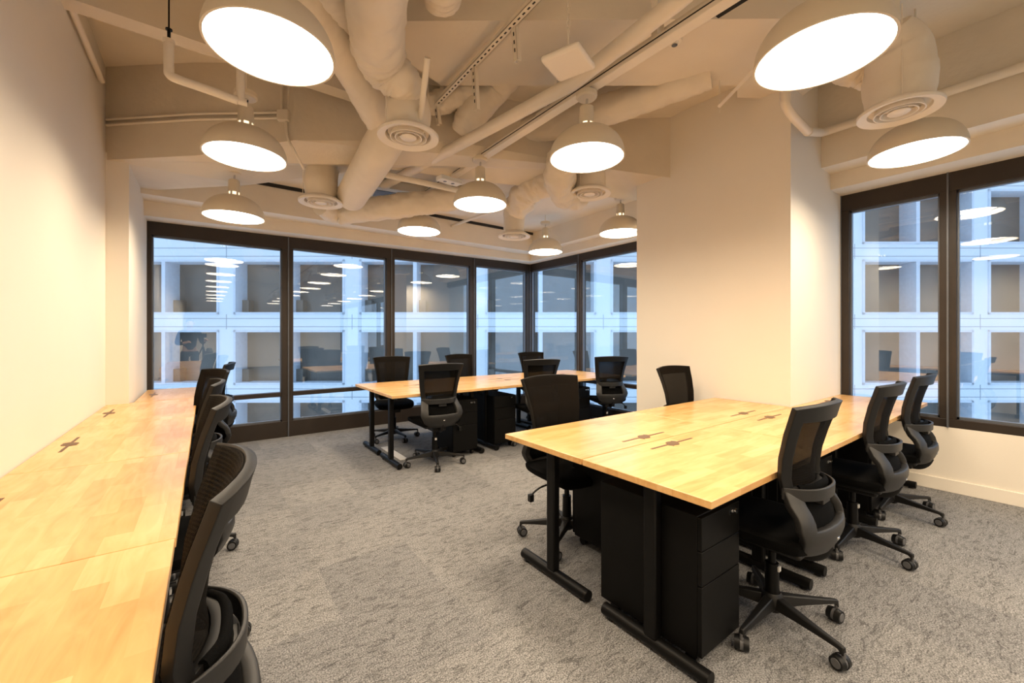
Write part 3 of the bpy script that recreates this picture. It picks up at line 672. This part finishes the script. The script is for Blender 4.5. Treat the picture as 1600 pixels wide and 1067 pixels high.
    # column and star base
    MB().cyl((0, 0, .10), (0, 0, .27), .030, .027).cyl((0, 0, .27), (0, 0, .36), .016).build('gas_lift', M['black'], t)
    MB().box(-.010, .010, -.034, -.027, .24, .262).build('sticker', M['white'], t)
    MB().lathe([(.001, .062), (.040, .062), (.048, .09), (.044, .125), (.034, .14), (.001, .14)], 24).build('hub', M['frameplastic'], t)
    for k in range(5):
        a = math.radians(-107+72*k); m = Matrix.Rotation(a, 4, 'Z')
        lg = MB(); sec = [(.03, .030, .078, .128), (.12, .024, .082, .116), (.22, .018, .082, .104), (.285, .014, .080, .098), (.305, .012, .062, .094)]
        vs = []
        for x, hw, z0, z1 in sec:
            vs += [m @ Vector((x, -hw, z0)), m @ Vector((x, hw, z0)), m @ Vector((x, hw*.62, z1)), m @ Vector((x, -hw*.62, z1))]
        fs = [(3, 2, 1, 0)]+[(j*4+q_, j*4+(q_+1) % 4, (j+1)*4+(q_+1) % 4, (j+1)*4+q_) for j in range(4) for q_ in range(4)]+[tuple(16+q_ for q_ in range(4))]
        lg.add(vs, fs).build('base_leg', M['frameplastic'], t, bevel=.004)
        tip = m @ Vector((.300, 0, 0)); sw = a+PI/2+.5*math.sin(k*2.1)
        mm = Matrix.Translation(tip) @ Matrix.Rotation(sw, 4, 'Z')
        cs = MB()
        for sx in (-1, 1):
            cs.cyl(mm @ Vector((sx*.006, 0.012, .030)), mm @ Vector((sx*.027, 0.012, .030)), .0295, .026, 22)
        co = cs.build('caster', M['rubber'], t)
        cs2 = MB()
        for sx in (-1, 1):
            cs2.cyl(mm @ Vector((sx*.0265, 0.012, .030)), mm @ Vector((sx*.0285, 0.012, .030)), .019, .017, 18)
        cs2.tube([mm @ Vector((-.007, .012, .030)), mm @ Vector((.007, .012, .030))], .0265, 18)
        cs2.cyl(mm @ Vector((0, 0, .045)), mm @ Vector((0, 0, .075)), .008, seg=10)
        cs2.build('caster_trim', M['castertrim'], co)
    return t
chairs = [
 (2.07, .815, 0, 'chair at the near corner of the middle table, its whole back turned to the camera', 'chairs'),
 (3.225, .815, 0, 'second chair on the near side of the middle table, between two others', 'chairs'),
 (4.105, .812, .0, 'chair nearest the right window, at the right end of the middle table', 'chairs'),
 (-.15, 1.11, PI/2-.04, 'chair at the bottom left, closest to the camera, cut by the picture edge', 'chairs'),
 (-.15, 2.20, PI/2, 'second chair along the wall desk, just beyond the closest one', 'chairs'),
 (-.147, 3.12, PI/2, 'third chair along the wall desk, its curved top rim showing', 'chairs'),
 (-.11, 4.05, PI/2+.35, 'fourth chair along the wall desk, slightly turned', 'chairs'),
 (-.0, 5.12, PI/2-.12, 'last chair at the wall desk, in profile before the leftmost window', 'chairs'),
 (1.87, 3.865, -.06, 'chair at the near left of the far table with its back to the camera', 'chairs'),
 (3.18, 3.835, -.25, 'chair at the middle of the near side of the far table', 'chairs'),
 (4.38, 3.78, -.45, 'turned chair at the right end of the far table before the short window wall', 'chairs'),
 (1.90, 5.09, PI-.22, 'chair on the window side at the left end of the far table', 'chairs'),
 (2.98, 5.15, PI+.1, 'chair on the window side of the far table, second from the left', 'chairs'),
 (4.28, 5.15, PI-.2, 'chair on the window side of the far table in the window corner', 'chairs'),
 (1.87, 1.94, PI-.08, 'chair facing us at the far left side of the middle table, upright behind the tabletop', 'chairs'),
 (3.34, 1.94, PI-.03, 'chair facing us behind the middle table in front of the pillar', 'chairs')]
ch0 = None
for x, y, a, l, g in chairs:
    if ch0 is None: ch0 = make_chair(l); ch0['group'] = 'black mesh office chairs'; c_ = ch0
    else: c_ = dup(ch0, (x, y, 0), a, l, 'black mesh office chairs')
    c_.location = (x, y, 0); c_.rotation_euler = (0, 0, a)

# floor strip and the person mirrored in the glass
tag(MB().box(1.62, 1.70, 4.15, 4.75, 0, .008).build('cable_cover', M['white'], bevel=.002), 'thin white metal cable strip on the carpet under the far table end', 'cable cover')

# the photographer and the tripod, behind the viewpoint: they show only as reflections
def skin(name, V, E, mat, parent, sub=2):
    me = bpy.data.meshes.new(name); bm = bmesh.new(); lay = bm.verts.layers.skin.verify()
    vs = []
    for i, (x, y, z, r) in enumerate(V):
        v = bm.verts.new((x, y, z)); v[lay].radius = (r, r) if not isinstance(r, tuple) else r; v[lay].use_root = (i == 0); vs.append(v)
    for a, b_ in E: bm.edges.new((vs[a], vs[b_]))
    bm.to_mesh(me); bm.free(); me.materials.append(mat)
    o = bpy.data.objects.new(name, me); C.objects.link(o); o.parent = parent
    m = o.modifiers.new('skin', 'SKIN'); m.use_smooth_shade = True
    m = o.modifiers.new('sub', 'SUBSURF'); m.levels = sub; m.render_levels = sub
    return o
M['skin'] = plain('skin', (.55, .34, .24), .55, var=.03)
M['cloth'] = plain('black cloth', (.006, .006, .008), .9, var=.2)
M['hair'] = plain('dark hair', (.012, .009, .007), .6)
t = thing('person', 'person in a black top bent over a tripod, mirrored in the leftmost window', 'person', (-.33, -.55, 0), -.15)
V = [(0, 0, .93, .11), (0, -.01, 1.10, .11), (0, -.01, 1.27, .125), (0, 0, 1.40, .06), (0, .02, 1.47, .05), (0, .04, 1.56, (.075, .09)), (0, .04, 1.65, (.07, .085)),
     (.18, 0, 1.36, .052), (.24, .08, 1.12, .04), (.26, .30, 1.18, .032), (.27, .37, 1.20, .025), (-.18, 0, 1.36, .052), (-.25, .04, 1.10, .04), (-.12, .25, 1.12, .032), (-.05, .31, 1.15, .025),
     (.09, 0, .88, .085), (.10, .02, .50, .058), (.11, -.01, .10, .04), (.11, .12, .045, .035), (-.09, 0, .88, .085), (-.11, .03, .50, .058), (-.12, 0, .10, .04), (-.12, .13, .045, .035)]
E_ = [(0, 1), (1, 2), (2, 3), (3, 4), (4, 5), (5, 6), (2, 7), (7, 8), (8, 9), (9, 10), (2, 11), (11, 12), (12, 13), (13, 14), (0, 15), (15, 16), (16, 17), (17, 18), (0, 19), (19, 20), (20, 21), (21, 22)]
for hx, hy, hz in ((10, 0, 0), (14, 0, 0)):
    bx_, by_, bz_, _ = V[hx]
    for q, (dx, dy, dz, ln) in enumerate(((-.03, .03, .02, .05), (-.015, .06, .01, .07), (0, .065, 0, .075), (.014, .06, -.01, .068), (.026, .05, -.02, .055))):
        V.append((bx_+dx, by_+dy*.6, bz_+dz, .010)); V.append((bx_+dx, by_+dy*.6+ln*.4, bz_+dz-.012, .009)); E_ += [(hx, len(V)-2), (len(V)-2, len(V)-1)]
skin('body', V, E_, M['skin'], t)
skin('top', [(0, 0, .90, .135), (0, -.01, 1.08, .13), (0, -.01, 1.27, .145), (0, 0, 1.39, .085), (.18, 0, 1.365, .068), (.24, .08, 1.12, .054), (.26, .27, 1.175, .043), (-.18, 0, 1.365, .068), (-.25, .04, 1.10, .054), (-.14, .23, 1.118, .043)],
     [(0, 1), (1, 2), (2, 3), (2, 4), (4, 5), (5, 6), (2, 7), (7, 8), (8, 9)], M['cloth'], t)
skin('trousers', [(0, 0, .95, .12), (.095, 0, .86, .10), (.10, .02, .50, .075), (.11, -.01, .09, .06), (-.095, 0, .86, .10), (-.11, .03, .50, .075), (-.12, 0, .09, .06)],
     [(0, 1), (1, 2), (2, 3), (0, 4), (4, 5), (5, 6)], M['cloth'], t)
skin('hair', [(0, .01, 1.70, .075), (0, -.02, 1.64, .085), (0, -.03, 1.58, .07)], [(0, 1), (1, 2)], M['hair'], t)
f = MB().tube([(0, .125, 1.585), (0, .148, 1.56), (0, .128, 1.552)], .011, 8); f.build('nose', M['skin'], t)
for sx in (-1, 1):
    MB().lathe([(.001, -.009), (.009, 0), (.001, .009)], 12, (sx*.032, .118, 1.60)).build('eye', M['black'], t)
    MB().lathe([(.001, -.03), (.014, -.01), (.016, .012), (.001, .03)], 12, (sx*.083, .03, 1.585)).build('ear', M['skin'], t)
MB().tube([(-.022, .122, 1.528), (0, .13, 1.526), (.022, .122, 1.528)], .005, 8).build('mouth', M['skin'], t)
for sx in (-1, 1):
    MB().tube(curve([(sx*.115, -.07, .045), (sx*.115, .04, .05), (sx*.115, .15, .04), (sx*.115, .20, .03)], 4), .043, 14, sq=1.0).build('shoe', M['black'], t)
t = thing('camera_tripod', 'black camera on a tripod behind the viewpoint, mirrored in the leftmost window', 'tripod', (-.07, -.10, 0))
MB().box(-.07, .07, -.07, 0, 1.25, 1.345).build('camera_body', M['black'], t, bevel=.008)
MB().cyl((0, -.04, .55), (0, -.04, 1.25), .015).build('centre_column', M['black'], t)
for a in (.9, 3.0, 5.1):
    MB().cyl((0, -.04, 1.05), (.42*math.cos(a), -.04+.42*math.sin(a), .012), .014, .009).build('tripod_leg', M['black'], t)
